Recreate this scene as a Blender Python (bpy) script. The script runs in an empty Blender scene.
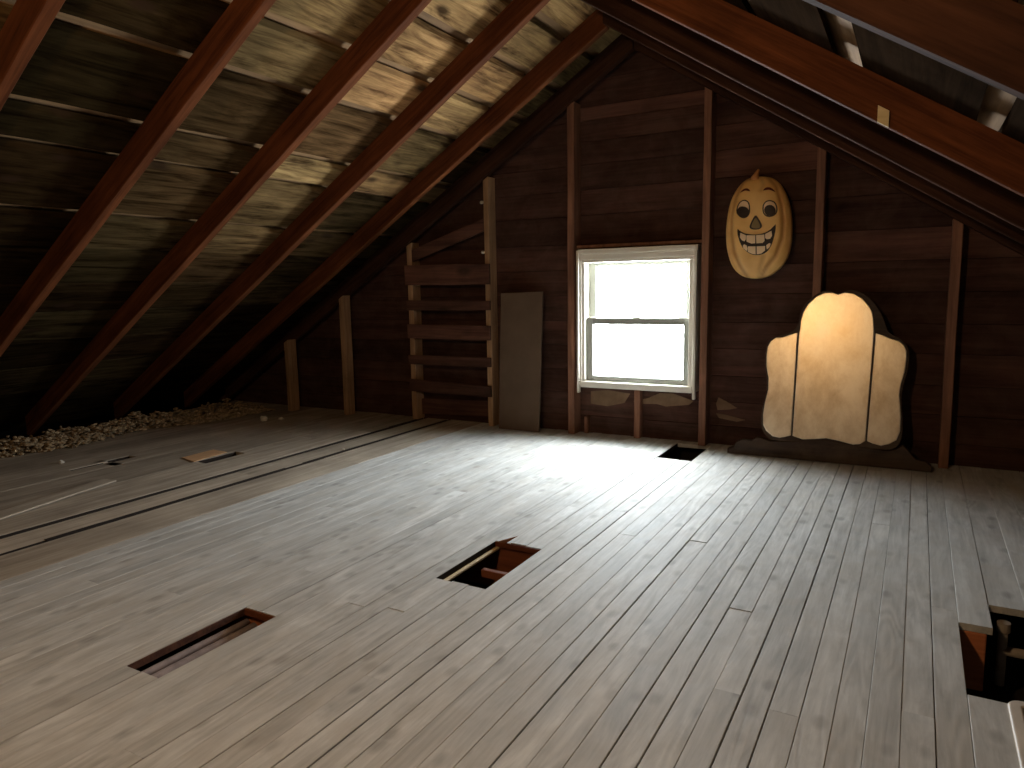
import bpy, bmesh, math, random
from mathutils import Vector, Matrix, noise
random.seed(11)
S = bpy.context.scene
COL = S.collection

# ------------------------------------------------------------------ layout (metres; camera stands over x=0, y=0)
XR, ZR, PL, PR = -1.566, 2.403, 0.615, 0.649      # ridge and underside pitches of the two rafter planes
D = 0.135                                         # plumb depth of the rafters
YW = 4.43                                         # inner face of the gable siding
YN = -2.5                                         # gable behind the camera
def zL(x): return ZR - PL * (XR - x)
def zR(x): return ZR - PR * (x - XR)
def zU(x): return min(zL(x), zR(x))

# ------------------------------------------------------------------ small helpers
def lin(r, g, b):
    f = lambda c: (c / 12.92) if c <= 0.04045 else ((c + 0.055) / 1.055) ** 2.4
    return (f(r / 255), f(g / 255), f(b / 255), 1.0)

class MB:
    """collects geometry; every face carries a 'tone' number used for board to board variation"""
    def __init__(self): self.v = []; self.f = []; self.t = []; self.m = []
    def add(self, vs, fs, tone=0.5, mat=0):
        n = len(self.v); self.v += [tuple(p) for p in vs]
        for f in fs: self.f.append([i + n for i in f]); self.t.append(tone); self.m.append(mat)
    def box(self, a, b, tone=0.5, mat=0):
        x0, y0, z0 = a; x1, y1, z1 = b
        self.add([(x0,y0,z0),(x1,y0,z0),(x1,y1,z0),(x0,y1,z0),(x0,y0,z1),(x1,y0,z1),(x1,y1,z1),(x0,y1,z1)],
                 [(3,2,1,0),(4,5,6,7),(0,1,5,4),(1,2,6,5),(2,3,7,6),(3,0,4,7)], tone, mat)
    def prism(self, poly, a, b, axis='y', tone=0.5, mat=0):
        """extrude polygon given in the other two axes between a and b along axis"""
        n = len(poly); vs = []
        for c in (a, b):
            for p, q in poly:
                vs.append((p, c, q) if axis == 'y' else ((c, p, q) if axis == 'x' else (p, q, c)))
        fs = [list(range(n)), list(range(2*n-1, n-1, -1))]
        fs += [(i, i+n, (i+1) % n + n, (i+1) % n) for i in range(n)]
        self.add(vs, fs, tone, mat)
    def sweep(self, rings, closed_ends=True, tone=0.5, mat=0):
        n = len(rings[0]); vs = [p for r in rings for p in r]; fs = []
        for k in range(len(rings) - 1):
            for i in range(n):
                j = (i + 1) % n
                fs.append((k*n+i, k*n+j, (k+1)*n+j, (k+1)*n+i))
        if closed_ends:
            fs.append(list(range(n-1, -1, -1))); fs.append([(len(rings)-1)*n+i for i in range(n)])
        self.add(vs, fs, tone, mat)
    def build(self, name, mats, parent=None, smooth=False, mw=None, bevel=0.0, seg=1):
        me = bpy.data.meshes.new(name)
        vs = self.v
        if mw is not None:
            inv = mw.inverted(); vs = [inv @ Vector(p) for p in vs]
        me.from_pydata([tuple(p) for p in vs], [], self.f); me.update()
        at = me.attributes.new('tone', 'FLOAT', 'FACE'); at.data.foreach_set('value', self.t)
        if not isinstance(mats, (list, tuple)): mats = [mats]
        for m in mats: me.materials.append(m)
        me.polygons.foreach_set('material_index', self.m)
        bm = bmesh.new(); bm.from_mesh(me); bmesh.ops.recalc_face_normals(bm, faces=bm.faces); bm.to_mesh(me); bm.free()
        if smooth: me.polygons.foreach_set('use_smooth', [True]*len(me.polygons))
        o = bpy.data.objects.new(name, me); COL.objects.link(o)
        if parent: o.parent = parent
        if mw is not None: o.matrix_world = mw
        if bevel:
            md = o.modifiers.new('edge', 'BEVEL'); md.width = bevel; md.segments = seg; md.limit_method = 'ANGLE'; md.angle_limit = 0.6
        return o

def thing(o, label, cat, group=None, kind=None):
    o['label'] = label; o['category'] = cat
    if group: o['group'] = group
    if kind: o['kind'] = kind
    return o
def struct(o): o['kind'] = 'structure'; return o
def empty(name, loc, rot=(0,0,0)):
    o = bpy.data.objects.new(name, None); COL.objects.link(o); o.location = loc; o.rotation_euler = rot
    o.empty_display_size = 0.1; return o
def part(mb, name, mat, par, **k):
    """mesh in world coordinates hung under an empty"""
    mw = Matrix.LocRotScale(par.location, par.rotation_euler, None)
    inv = mw.inverted(); mb.v = [tuple(inv @ Vector(p)) for p in mb.v]
    o = mb.build(name, mat, None, **k); o.parent = par; return o

# ------------------------------------------------------------------ materials
def wood(name, c1, c2, axis='X', fine=1.0, rough=0.75, bump=0.25, tone=(0.6, 1.25), hue=None, stain=0.35, dust=None, spec=0.3, knots=0.0, an=(1.6, 26), ksc=(3.0, 6.0), dist=0.6, rings=0.0):
    m = bpy.data.materials.new(name); m.use_nodes = True
    nt = m.node_tree; N = nt.nodes; L = nt.links; bs = N['Principled BSDF']
    bs.inputs['Roughness'].default_value = rough; bs.inputs['Specular IOR Level'].default_value = spec
    tc = N.new('ShaderNodeTexCoord'); at = N.new('ShaderNodeAttribute'); at.attribute_name = 'tone'
    oi = N.new('ShaderNodeObjectInfo')
    w = N.new('ShaderNodeMath'); w.operation = 'MULTIPLY_ADD'; w.inputs[1].default_value = 61.7
    L.new(at.outputs['Fac'], w.inputs[0])
    w0 = N.new('ShaderNodeMath'); w0.operation = 'MULTIPLY'; w0.inputs[1].default_value = 39.0
    L.new(oi.outputs['Random'], w0.inputs[0]); L.new(w0.outputs[0], w.inputs[2])
    def nz(scale3, detail, rgh=0.6, dist=0.0):
        mp = N.new('ShaderNodeMapping'); mp.inputs['Scale'].default_value = scale3
        L.new(tc.outputs['Object'], mp.inputs['Vector'])
        n = N.new('ShaderNodeTexNoise'); n.noise_dimensions = '4D'
        n.inputs['Scale'].default_value = 1.0; n.inputs['Detail'].default_value = detail
        n.inputs['Roughness'].default_value = rgh; n.inputs['Distortion'].default_value = dist
        L.new(mp.outputs[0], n.inputs['Vector']); L.new(w.outputs[0], n.inputs['W']); return n
    def sc(a, b):
        return (a, b, b) if axis == 'X' else ((b, a, b) if axis == 'Y' else (b, b, a))
    g1 = nz(sc(an[0]*fine, an[1]*fine), 5, 0.65, dist)
    g2 = nz(sc(5*fine, 120*fine), 3, 0.7)
    big = nz((2.3, 2.3, 2.3), 4, 0.6, 0.4)
    r = N.new('ShaderNodeValToRGB'); r.color_ramp.elements[0].position = 0.32; r.color_ramp.elements[1].position = 0.68
    r.color_ramp.elements[0].color = c1; r.color_ramp.elements[1].color = c2
    mixg = N.new('ShaderNodeMath'); mixg.operation = 'MULTIPLY_ADD'; mixg.inputs[1].default_value = 0.35
    sub = N.new('ShaderNodeMath'); sub.operation = 'SUBTRACT'; sub.inputs[1].default_value = 0.5
    L.new(g2.outputs['Fac'], sub.inputs[0]); L.new(sub.outputs[0], mixg.inputs[0]); L.new(g1.outputs['Fac'], mixg.inputs[2])
    L.new(mixg.outputs[0], r.inputs['Fac'])
    col = r.outputs['Color']
    def mix(kind, fac, a, b):
        x = N.new('ShaderNodeMix'); x.data_type = 'RGBA'; x.blend_type = kind
        if isinstance(fac, float): x.inputs[0].default_value = fac
        else: L.new(fac, x.inputs[0])
        for s, v in ((6, a), (7, b)):
            if isinstance(v, tuple): x.inputs[s].default_value = v
            else: L.new(v, x.inputs[s])
        return x.outputs[2]
    if hue:                                            # some boards are another wood
        h = N.new('ShaderNodeTexWhiteNoise'); h.noise_dimensions = '1D'; L.new(w.outputs[0], h.inputs['W'])
        col = mix('MIX', h.outputs['Value'], col, mix('MULTIPLY', 1.0, col, hue))
    mr = N.new('ShaderNodeMapRange'); mr.inputs['To Min'].default_value = tone[0]; mr.inputs['To Max'].default_value = tone[1]
    L.new(at.outputs['Fac'], mr.inputs['Value'])
    cb = N.new('ShaderNodeCombineColor')
    for i in range(3): L.new(mr.outputs[0], cb.inputs[i])
    col = mix('MULTIPLY', 1.0, col, cb.outputs[0])
    sr = N.new('ShaderNodeMapRange'); sr.inputs['From Min'].default_value = 0.38; sr.inputs['From Max'].default_value = 0.62
    sr.inputs['To Min'].default_value = 1.0 - stain; sr.inputs['To Max'].default_value = 1.0
    L.new(big.outputs['Fac'], sr.inputs['Value'])
    cs = N.new('ShaderNodeCombineColor')
    for i in range(3): L.new(sr.outputs[0], cs.inputs[i])
    col = mix('MULTIPLY', 1.0, col, cs.outputs[0])
    if knots:
        mp = N.new('ShaderNodeMapping'); mp.inputs['Scale'].default_value = sc(*ksc); L.new(tc.outputs['Object'], mp.inputs['Vector'])
        cmb = N.new('ShaderNodeCombineXYZ'); va = N.new('ShaderNodeVectorMath'); va.operation = 'ADD'
        for i in range(3): L.new(w.outputs[0], cmb.inputs[i])
        L.new(mp.outputs[0], va.inputs[0]); L.new(cmb.outputs[0], va.inputs[1])
        vo = N.new('ShaderNodeTexVoronoi'); vo.voronoi_dimensions = '3D'; vo.inputs['Scale'].default_value = 1.0
        L.new(va.outputs[0], vo.inputs['Vector'])
        kr = N.new('ShaderNodeMapRange'); kr.inputs['From Min'].default_value = 0.10; kr.inputs['From Max'].default_value = 0.24
        kr.inputs['To Min'].default_value = knots; kr.inputs['To Max'].default_value = 0.0
        L.new(vo.outputs['Distance'], kr.inputs['Value'])
        col = mix('MIX', kr.outputs[0], col, lin(48, 34, 24))
    if dust:
        dn = nz((5, 5, 5), 6, 0.65, 0.8)
        dr = N.new('ShaderNodeMapRange'); dr.inputs['From Min'].default_value = 0.42; dr.inputs['From Max'].default_value = 0.72
        dr.inputs['To Max'].default_value = dust[1]; L.new(dn.outputs['Fac'], dr.inputs['Value'])
        col = mix('MIX', dr.outputs[0], col, dust[0])
    hgt = mixg.outputs[0]
    if rings:                                          # cathedral grain: contour lines of a stretched noise
        rn = nz(sc(0.9, 7.0), 2, 0.45, 0.5)
        rm = N.new('ShaderNodeMath'); rm.operation = 'MULTIPLY'; rm.inputs[1].default_value = 95.0; L.new(rn.outputs['Fac'], rm.inputs[0])
        rs = N.new('ShaderNodeMath'); rs.operation = 'SINE'; L.new(rm.outputs[0], rs.inputs[0])
        pt_ = nz((1.1, 1.1, 1.1), 3, 0.5)              # only where the paint is worn
        pm = N.new('ShaderNodeMapRange'); pm.inputs['From Min'].default_value = 0.44; pm.inputs['From Max'].default_value = 0.6; L.new(pt_.outputs['Fac'], pm.inputs['Value'])
        ra = N.new('ShaderNodeMath'); ra.operation = 'MULTIPLY'; L.new(rs.outputs[0], ra.inputs[0]); L.new(pm.outputs[0], ra.inputs[1])
        rc = N.new('ShaderNodeMath'); rc.operation = 'MULTIPLY_ADD'; rc.inputs[1].default_value = rings; rc.inputs[2].default_value = 1.0; L.new(ra.outputs[0], rc.inputs[0])
        cr = N.new('ShaderNodeCombineColor')
        for i in range(3): L.new(rc.outputs[0], cr.inputs[i])
        col = mix('MULTIPLY', 1.0, col, cr.outputs[0])
        hh = N.new('ShaderNodeMath'); hh.operation = 'MULTIPLY_ADD'; hh.inputs[1].default_value = 0.12
        L.new(ra.outputs[0], hh.inputs[0]); L.new(mixg.outputs[0], hh.inputs[2]); hgt = hh.outputs[0]
    L.new(col, bs.inputs['Base Color'])
    rr = N.new('ShaderNodeMapRange'); rr.inputs['To Min'].default_value = rough - 0.12; rr.inputs['To Max'].default_value = min(1, rough + 0.12)
    L.new(big.outputs['Fac'], rr.inputs['Value']); L.new(rr.outputs[0], bs.inputs['Roughness'])
    b = N.new('ShaderNodeBump'); b.inputs['Strength'].default_value = bump; b.inputs['Distance'].default_value = 0.004
    L.new(hgt, b.inputs['Height']); L.new(b.outputs[0], bs.inputs['Normal'])
    return m

def plain(name, c, rough=0.5, spec=0.5, metal=0.0, mott=0.15, scale=14, emis=None, es=0.0, bump=0.0):
    m = bpy.data.materials.new(name); m.use_nodes = True
    nt = m.node_tree; N = nt.nodes; L = nt.links; bs = N['Principled BSDF']
    bs.inputs['Roughness'].default_value = rough; bs.inputs['Specular IOR Level'].default_value = spec; bs.inputs['Metallic'].default_value = metal
    tc = N.new('ShaderNodeTexCoord'); n = N.new('ShaderNodeTexNoise'); n.inputs['Scale'].default_value = scale; n.inputs['Detail'].default_value = 5
    L.new(tc.outputs['Object'], n.inputs['Vector'])
    r = N.new('ShaderNodeValToRGB'); r.color_ramp.elements[0].position = 0.3; r.color_ramp.elements[1].position = 0.7
    r.color_ramp.elements[0].color = tuple(x*(1-mott) for x in c[:3]) + (1,); r.color_ramp.elements[1].color = tuple(min(1, x*(1+mott*0.5)) for x in c[:3]) + (1,)
    L.new(n.outputs['Fac'], r.inputs['Fac']); L.new(r.outputs['Color'], bs.inputs['Base Color'])
    if bump:
        b = N.new('ShaderNodeBump'); b.inputs['Strength'].default_value = bump; b.inputs['Distance'].default_value = 0.004
        L.new(n.outputs['Fac'], b.inputs['Height']); L.new(b.outputs[0], bs.inputs['Normal'])
    if emis:
        bs.inputs['Emission Color'].default_value = emis; bs.inputs['Emission Strength'].default_value = es
    return m

M = {}
M['floor'] = wood('worn_grey_floor_paint', lin(178,177,174), lin(214,213,210), 'Y', 1.0, 0.68, 0.25, (0.92, 1.08), None, 0.18, (lin(178,169,156), 0.5), 0.16, 0.3, (2.6, 17), (6.5, 11.0), 1.4, 0.085)
M['plank'] = wood('dusty_old_plank', lin(152,139,124), lin(204,190,172), 'Y', 0.8, 0.85, 0.4, (0.8, 1.15), None, 0.3, (lin(172,158,140), 0.5), 0.1)
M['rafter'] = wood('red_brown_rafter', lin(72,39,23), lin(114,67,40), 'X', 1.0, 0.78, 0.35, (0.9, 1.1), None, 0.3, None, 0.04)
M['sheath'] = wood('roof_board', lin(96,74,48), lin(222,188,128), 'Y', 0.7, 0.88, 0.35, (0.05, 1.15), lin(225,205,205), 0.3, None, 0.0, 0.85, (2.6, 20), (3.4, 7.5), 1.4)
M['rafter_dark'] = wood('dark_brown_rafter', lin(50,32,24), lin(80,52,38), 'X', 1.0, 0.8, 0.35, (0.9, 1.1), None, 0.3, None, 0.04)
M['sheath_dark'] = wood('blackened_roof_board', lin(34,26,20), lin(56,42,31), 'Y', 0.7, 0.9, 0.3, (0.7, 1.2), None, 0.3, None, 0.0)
M['joist_red'] = wood('red_brown_joist', lin(100,54,34), lin(140,80,50), 'X', 0.9, 0.75, 0.3, (0.9, 1.1), None, 0.25)
M['lath'] = wood('under_shingle_lath', lin(112,84,56), lin(150,116,80), 'Y', 0.8, 0.8, 0.2, (0.85, 1.1), None, 0.2, None, 0.2)
M['siding'] = wood('dark_gable_siding', lin(64,42,36), lin(100,69,58), 'X', 0.7, 0.88, 0.35, (0.6, 1.5), None, 0.35, (lin(104,84,72), 0.35), 0.1)
M['stud'] = wood('brown_stud', lin(112,76,58), lin(162,116,90), 'Z', 0.9, 0.75, 0.35, (0.9, 1.1), None, 0.3)
M['stud_lit'] = wood('lit_stud', lin(146,114,84), lin(194,158,122), 'Z', 0.9, 0.8, 0.35, (0.9, 1.1), None, 0.3, None, 0.1)  # stud wood made paler, with the bulb's light put into the colour
M['slat'] = wood('brown_slat', lin(74,48,40), lin(116,80,64), 'X', 0.9, 0.78, 0.35, (0.75, 1.3), None, 0.35, None, 0.25, 0.7)
M['joist'] = wood('orange_brown_joist', lin(178,104,66), lin(214,136,92), 'X', 0.9, 0.75, 0.3, (0.9, 1.1), None, 0.25)
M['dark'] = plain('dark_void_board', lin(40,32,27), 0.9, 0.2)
M['felt'] = plain('roof_underlay', lin(44,36,30), 0.95, 0.1)
M['white'] = plain('white_window_vinyl', lin(228,222,208), 0.4, 0.4, 0, 0.05, 6)
M['sash'] = plain('grey_white_sash_vinyl', lin(158,160,152), 0.45, 0.3, 0, 0.05, 6)
M['frame_white'] = plain('aged_white_paint', lin(206,194,180), 0.5, 0.45, 0, 0.15, 10)
M['panel'] = plain('brown_fibreboard', lin(104,86,70), 0.85, 0.2, 0, 0.18, 5, bump=0.15)
M['backing'] = wood('dark_vanity_veneer', lin(46,32,24), lin(84,64,48), 'X', 0.9, 0.6, 0.2, (0.9, 1.1), None, 0.3, (lin(104,90,74), 0.5), 0.3)
M['pipe'] = plain('dull_iron_pipe', lin(150,138,138), 0.5, 0.5, 0.1, 0.3, 30)
M['grey_pipe'] = plain('dusty_pale_pipe', lin(158,146,132), 0.6, 0.4, 0, 0.25, 25)
M['fluff'] = plain('loose_insulation', lin(166,144,114), 0.95, 0.1, 0, 0.7, 40, bump=0.6)
M['scrap'] = plain('tan_card', lin(226,180,136), 0.85, 0.2, 0, 0.15, 20)
M['paper'] = plain('faded_tan_paper', lin(124,100,78), 0.9, 0.1, 0, 0.3, 12)
M['plaster'] = plain('pale_plaster', lin(215,208,196), 0.85, 0.2, 0, 0.15, 30)
M['shim'] = wood('pale_shim_wood', lin(196,176,132), lin(226,206,164), 'X', 1, 0.75, 0.2, (0.9, 1.1), None, 0.15)
M['porcelain'] = plain('white_porcelain', lin(235,232,226), 0.25, 0.6, 0, 0.05)
M['cord'] = plain('black_cord', lin(24,22,22), 0.6, 0.4)
M['brass'] = plain('dull_brass', lin(150,118,66), 0.4, 0.5, 0.8)
M['bulb'] = plain('lit_bulb_glass', lin(255,230,190), 0.3, 0.5, 0, 0.0, 5, (1.0, 0.67, 0.37, 1), 1050.0)
M['pumpkin_line'] = plain('black_brown_face_paint', lin(38,22,14), 0.5, 0.4, 0, 0.1)
M['brow'] = plain('dark_red_brow_paint', lin(92,26,16), 0.5, 0.4, 0, 0.1)
M['tooth'] = plain('cream_tooth_paint', lin(244,216,176), 0.5, 0.4, 0, 0.06)
M['eyewhite'] = plain('pinkish_eye_paint', lin(242,208,168), 0.5, 0.4, 0, 0.06)
M['nose'] = plain('grey_olive_nose_paint', lin(128,110,72), 0.5, 0.4, 0, 0.08)
M['stem'] = plain('brown_stem_paint', lin(196,138,82), 0.5, 0.4, 0, 0.1)

def glass_mat():
    m = bpy.data.materials.new('window_pane_glass'); m.use_nodes = True
    nt = m.node_tree; N = nt.nodes; L = nt.links; N.remove(N['Principled BSDF'])
    out = N['Material Output']; t = N.new('ShaderNodeBsdfTransparent'); t.inputs[0].default_value = (0.95, 0.97, 0.97, 1)
    g = N.new('ShaderNodeBsdfGlossy'); g.inputs['Roughness'].default_value = 0.02
    fr = N.new('ShaderNodeFresnel'); fr.inputs[0].default_value = 1.45
    x = N.new('ShaderNodeMixShader'); ge = N.new('ShaderNodeNewGeometry'); inv = N.new('ShaderNodeMath'); inv.operation = 'SUBTRACT'; inv.inputs[0].default_value = 1.0
    L.new(ge.outputs['Backfacing'], inv.inputs[1]); mu = N.new('ShaderNodeMath'); mu.operation = 'MULTIPLY'; L.new(fr.outputs[0], mu.inputs[0]); L.new(inv.outputs[0], mu.inputs[1])
    L.new(mu.outputs[0], x.inputs[0]); L.new(t.outputs[0], x.inputs[1]); L.new(g.outputs[0], x.inputs[2])
    L.new(x.outputs[0], out.inputs[0]); return m
M['pane'] = glass_mat()

def mirror_mat():
    """old dusty mirror: cloudy film over silvering"""
    m = bpy.data.materials.new('dusty_old_mirror'); m.use_nodes = True
    nt = m.node_tree; N = nt.nodes; L = nt.links; bs = N['Principled BSDF']; out = N['Material Output']
    tc = N.new('ShaderNodeTexCoord'); mp = N.new('ShaderNodeMapping'); mp.inputs['Rotation'].default_value = (0, 0.9, 0); mp.inputs['Scale'].default_value = (7, 7, 4.5)
    L.new(tc.outputs['Object'], mp.inputs['Vector'])
    n = N.new('ShaderNodeTexNoise'); n.inputs['Scale'].default_value = 1.0; n.inputs['Detail'].default_value = 9; n.inputs['Roughness'].default_value = 0.72
    n.inputs['Distortion'].default_value = 0.15; L.new(mp.outputs[0], n.inputs['Vector'])
    r = N.new('ShaderNodeValToRGB'); r.color_ramp.elements[0].position = 0.3; r.color_ramp.elements[1].position = 0.72
    r.color_ramp.elements[0].color = lin(168,162,146); r.color_ramp.elements[1].color = lin(244,243,236)
    L.new(n.outputs['Fac'], r.inputs['Fac']); L.new(r.outputs['Color'], bs.inputs['Base Color'])
    bs.inputs['Roughness'].default_value = 0.7; bs.inputs['Specular IOR Level'].default_value = 0.3
    g = N.new('ShaderNodeBsdfGlossy'); g.inputs['Color'].default_value = lin(248,226,186)
    rr = N.new('ShaderNodeMapRange'); rr.inputs['To Min'].default_value = 0.24; rr.inputs['To Max'].default_value = 0.40
    L.new(n.outputs['Fac'], rr.inputs['Value']); L.new(rr.outputs[0], g.inputs['Roughness'])
    r2 = N.new('ShaderNodeValToRGB'); r2.color_ramp.elements[0].position = 0.28; r2.color_ramp.elements[1].position = 0.6
    r2.color_ramp.elements[0].color = lin(222,194,146); r2.color_ramp.elements[1].color = lin(252,234,200)
    L.new(n.outputs['Fac'], r2.inputs['Fac']); L.new(r2.outputs['Color'], g.inputs['Color'])
    x = N.new('ShaderNodeMixShader'); x.inputs[0].default_value = 0.68
    L.new(bs.outputs[0], x.inputs[1]); L.new(g.outputs[0], x.inputs[2]); L.new(x.outputs[0], out.inputs[0])
    return m
M['mirror'] = mirror_mat()

def pumpkin_mat():
    m = bpy.data.materials.new('pumpkin_plastic'); m.use_nodes = True
    nt = m.node_tree; N = nt.nodes; L = nt.links; bs = N['Principled BSDF']
    at = N.new('ShaderNodeAttribute'); at.attribute_name = 'groove'
    tc = N.new('ShaderNodeTexCoord'); n = N.new('ShaderNodeTexNoise'); n.inputs['Scale'].default_value = 9; n.inputs['Detail'].default_value = 4
    L.new(tc.outputs['Object'], n.inputs['Vector'])
    r = N.new('ShaderNodeValToRGB'); r.color_ramp.elements[0].color = lin(226,172,96); r.color_ramp.elements[1].color = lin(244,200,126)
    r.color_ramp.elements[0].position = 0.3; r.color_ramp.elements[1].position = 0.7
    L.new(n.outputs['Fac'], r.inputs['Fac'])
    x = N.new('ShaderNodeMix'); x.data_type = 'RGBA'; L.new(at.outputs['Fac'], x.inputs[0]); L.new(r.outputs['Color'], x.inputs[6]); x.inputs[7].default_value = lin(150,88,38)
    L.new(x.outputs[2], bs.inputs['Base Color']); bs.inputs['Roughness'].default_value = 0.5
    return m
M['pumpkin'] = pumpkin_mat()

# ------------------------------------------------------------------ floor
def cut(iv, holes):
    segs = [iv]
    for a, b in holes:
        nx = []
        for s, e in segs:
            if b <= s or a >= e: nx.append((s, e)); continue
            if a > s: nx.append((s, a))
            if b < e: nx.append((b, e))
        segs = nx
    return segs
HOLES = [(-1.824, -1.684, 1.062, 1.455), (-1.415, -1.209, 1.925, 2.335), (-1.279, -1.071, 3.935, 4.345),
         (0.150, 0.2365, 1.940, 2.355), (0.2365, 1.25, 1.30, 2.535),
         (-4.20, -4.165, 2.22, 2.45), (-4.225, -4.15, 2.40, 2.60), (-3.70, -3.60, 2.68, 2.97)]
fl = MB()
def gap_shade(x, z):
    """dark strip on a plank edge that paints in the shade of an open gap"""
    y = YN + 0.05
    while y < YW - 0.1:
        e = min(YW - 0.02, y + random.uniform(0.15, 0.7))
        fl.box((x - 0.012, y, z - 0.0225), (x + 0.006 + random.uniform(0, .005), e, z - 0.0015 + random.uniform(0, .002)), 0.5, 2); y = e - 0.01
def board(x0, x1, y0, y1, ztop, th, mat, jz=0.0012, jw=0.0012):
    cuts = [y0]; y = y0 + random.uniform(0.8, 4.4)
    while y < y1 - 0.3: cuts.append(y); y += random.uniform(2.2, 4.4)
    cuts.append(y1)
    for a, b in zip(cuts[:-1], cuts[1:]):
        tone = random.random(); dz = random.uniform(-jz, jz)
        hs = []
        for hx0, hx1, hy0, hy1 in HOLES:
            if hx1 > x0 + 0.004 and hx0 < x1 - 0.004: hs.append((hy0 + random.uniform(-.004, .004), hy1 + random.uniform(-.004, .004), hx0, hx1))
        for s, e in cut((a, b), [(h[0], h[1]) for h in hs]):
            n = max(1, int((e - s) / 0.35)); rings = []
            ph = random.uniform(0, 50)
            for k in range(n + 1):
                yy = s + 0.0006 + (e - s - 0.0012) * k / n
                w0 = noise.noise((ph, yy*1.3, 0)) * jw; w1 = noise.noise((ph+9, yy*1.3, 4)) * jw
                zz = ztop + dz + noise.noise((x0*3, yy*0.8, 7)) * 0.0015
                c = 0.0012
                rings.append([(x0+w0, yy, zz-th), (x1+w1, yy, zz-th), (x1+w1, yy, zz-c), (x1+w1-c, yy, zz), (x0+w0+c, yy, zz), (x0+w0, yy, zz-c)])
            fl.sweep(rings, True, tone, mat)
        # a board only partly inside a hole keeps the strip beside it
        for hy0, hy1, hx0, hx1 in hs:
            lo, hi = max(a, hy0), min(b, hy1)
            if hi <= lo: continue
            if hx0 > x0 + 0.012: fl.box((x0, lo, ztop-th), (hx0, hi, ztop+dz), tone, mat)
            if hx1 < x1 - 0.012: fl.box((hx1, lo, ztop-th), (x1, hi, ztop+dz), tone, mat)
edges = [0.083, 0.152, 0.237, 0.334, 0.42] + [0.42 + 0.085*k for k in range(1, 20)]
e = 0.083
while e > -2.72: e -= 0.068; edges.insert(0, e)
for i in range(len(edges) - 1):
    g = random.choice([0.0003, 0.0005, 0.001, 0.0016, 0.003, 0.0042])
    x0, x1 = edges[i], edges[i+1] - g
    if i < 14: x1 = edges[i+1] - random.choice([0.0005, 0.0008, 0.0012])
    board(x0, x1, YN, YW, 0.0, 0.022, 0)
board(-3.050, edges[0] - 0.006, YN, YW, 0.001, 0.023, 1, 0.0012, 0.004)
board(-3.268, -3.082, YN, YW, 0.0, 0.022, 1, 0.0012, 0.006)
gap_shade(-3.082, 0.0); gap_shade(-3.310, 0.0); gap_shade(edges[0] - 0.006 - 0.0015, -0.004)
xx = -3.310
for w in (0.19, 0.17, 0.21, 0.18, 0.2, 0.19, 0.2, 0.19, 0.2, 0.2, 0.2):
    if xx - w < -5.62: break
    board(xx - w + 0.0006, xx, YN, YW, 0.0, 0.022, 1, 0.002); xx -= w
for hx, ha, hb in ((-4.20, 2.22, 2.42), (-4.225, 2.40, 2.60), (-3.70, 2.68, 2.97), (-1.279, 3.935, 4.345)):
    fl.box((hx - .006, ha, -.0225), (hx + .005, hb, -.0025), 0.5, 2)  # dark strips that paint shade onto the edges of the floor holes
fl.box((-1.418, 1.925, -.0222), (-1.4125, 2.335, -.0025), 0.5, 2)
fl.box((-1.830, 1.062, -.0225), (-1.819, 1.455, -.0025), 0.5, 3)
fl.box((-1.824, 1.450, -.0222), (-1.684, 1.462, -.003), 0.5, 4)
fl.box((-1.412, 2.329, -.0222), (-1.210, 2.342, -.003), 0.5, 4)
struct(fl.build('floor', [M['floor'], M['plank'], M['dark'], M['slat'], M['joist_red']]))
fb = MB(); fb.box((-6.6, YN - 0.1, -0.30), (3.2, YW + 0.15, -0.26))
struct(fb.build('ceiling_below', M['dark']))

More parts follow.
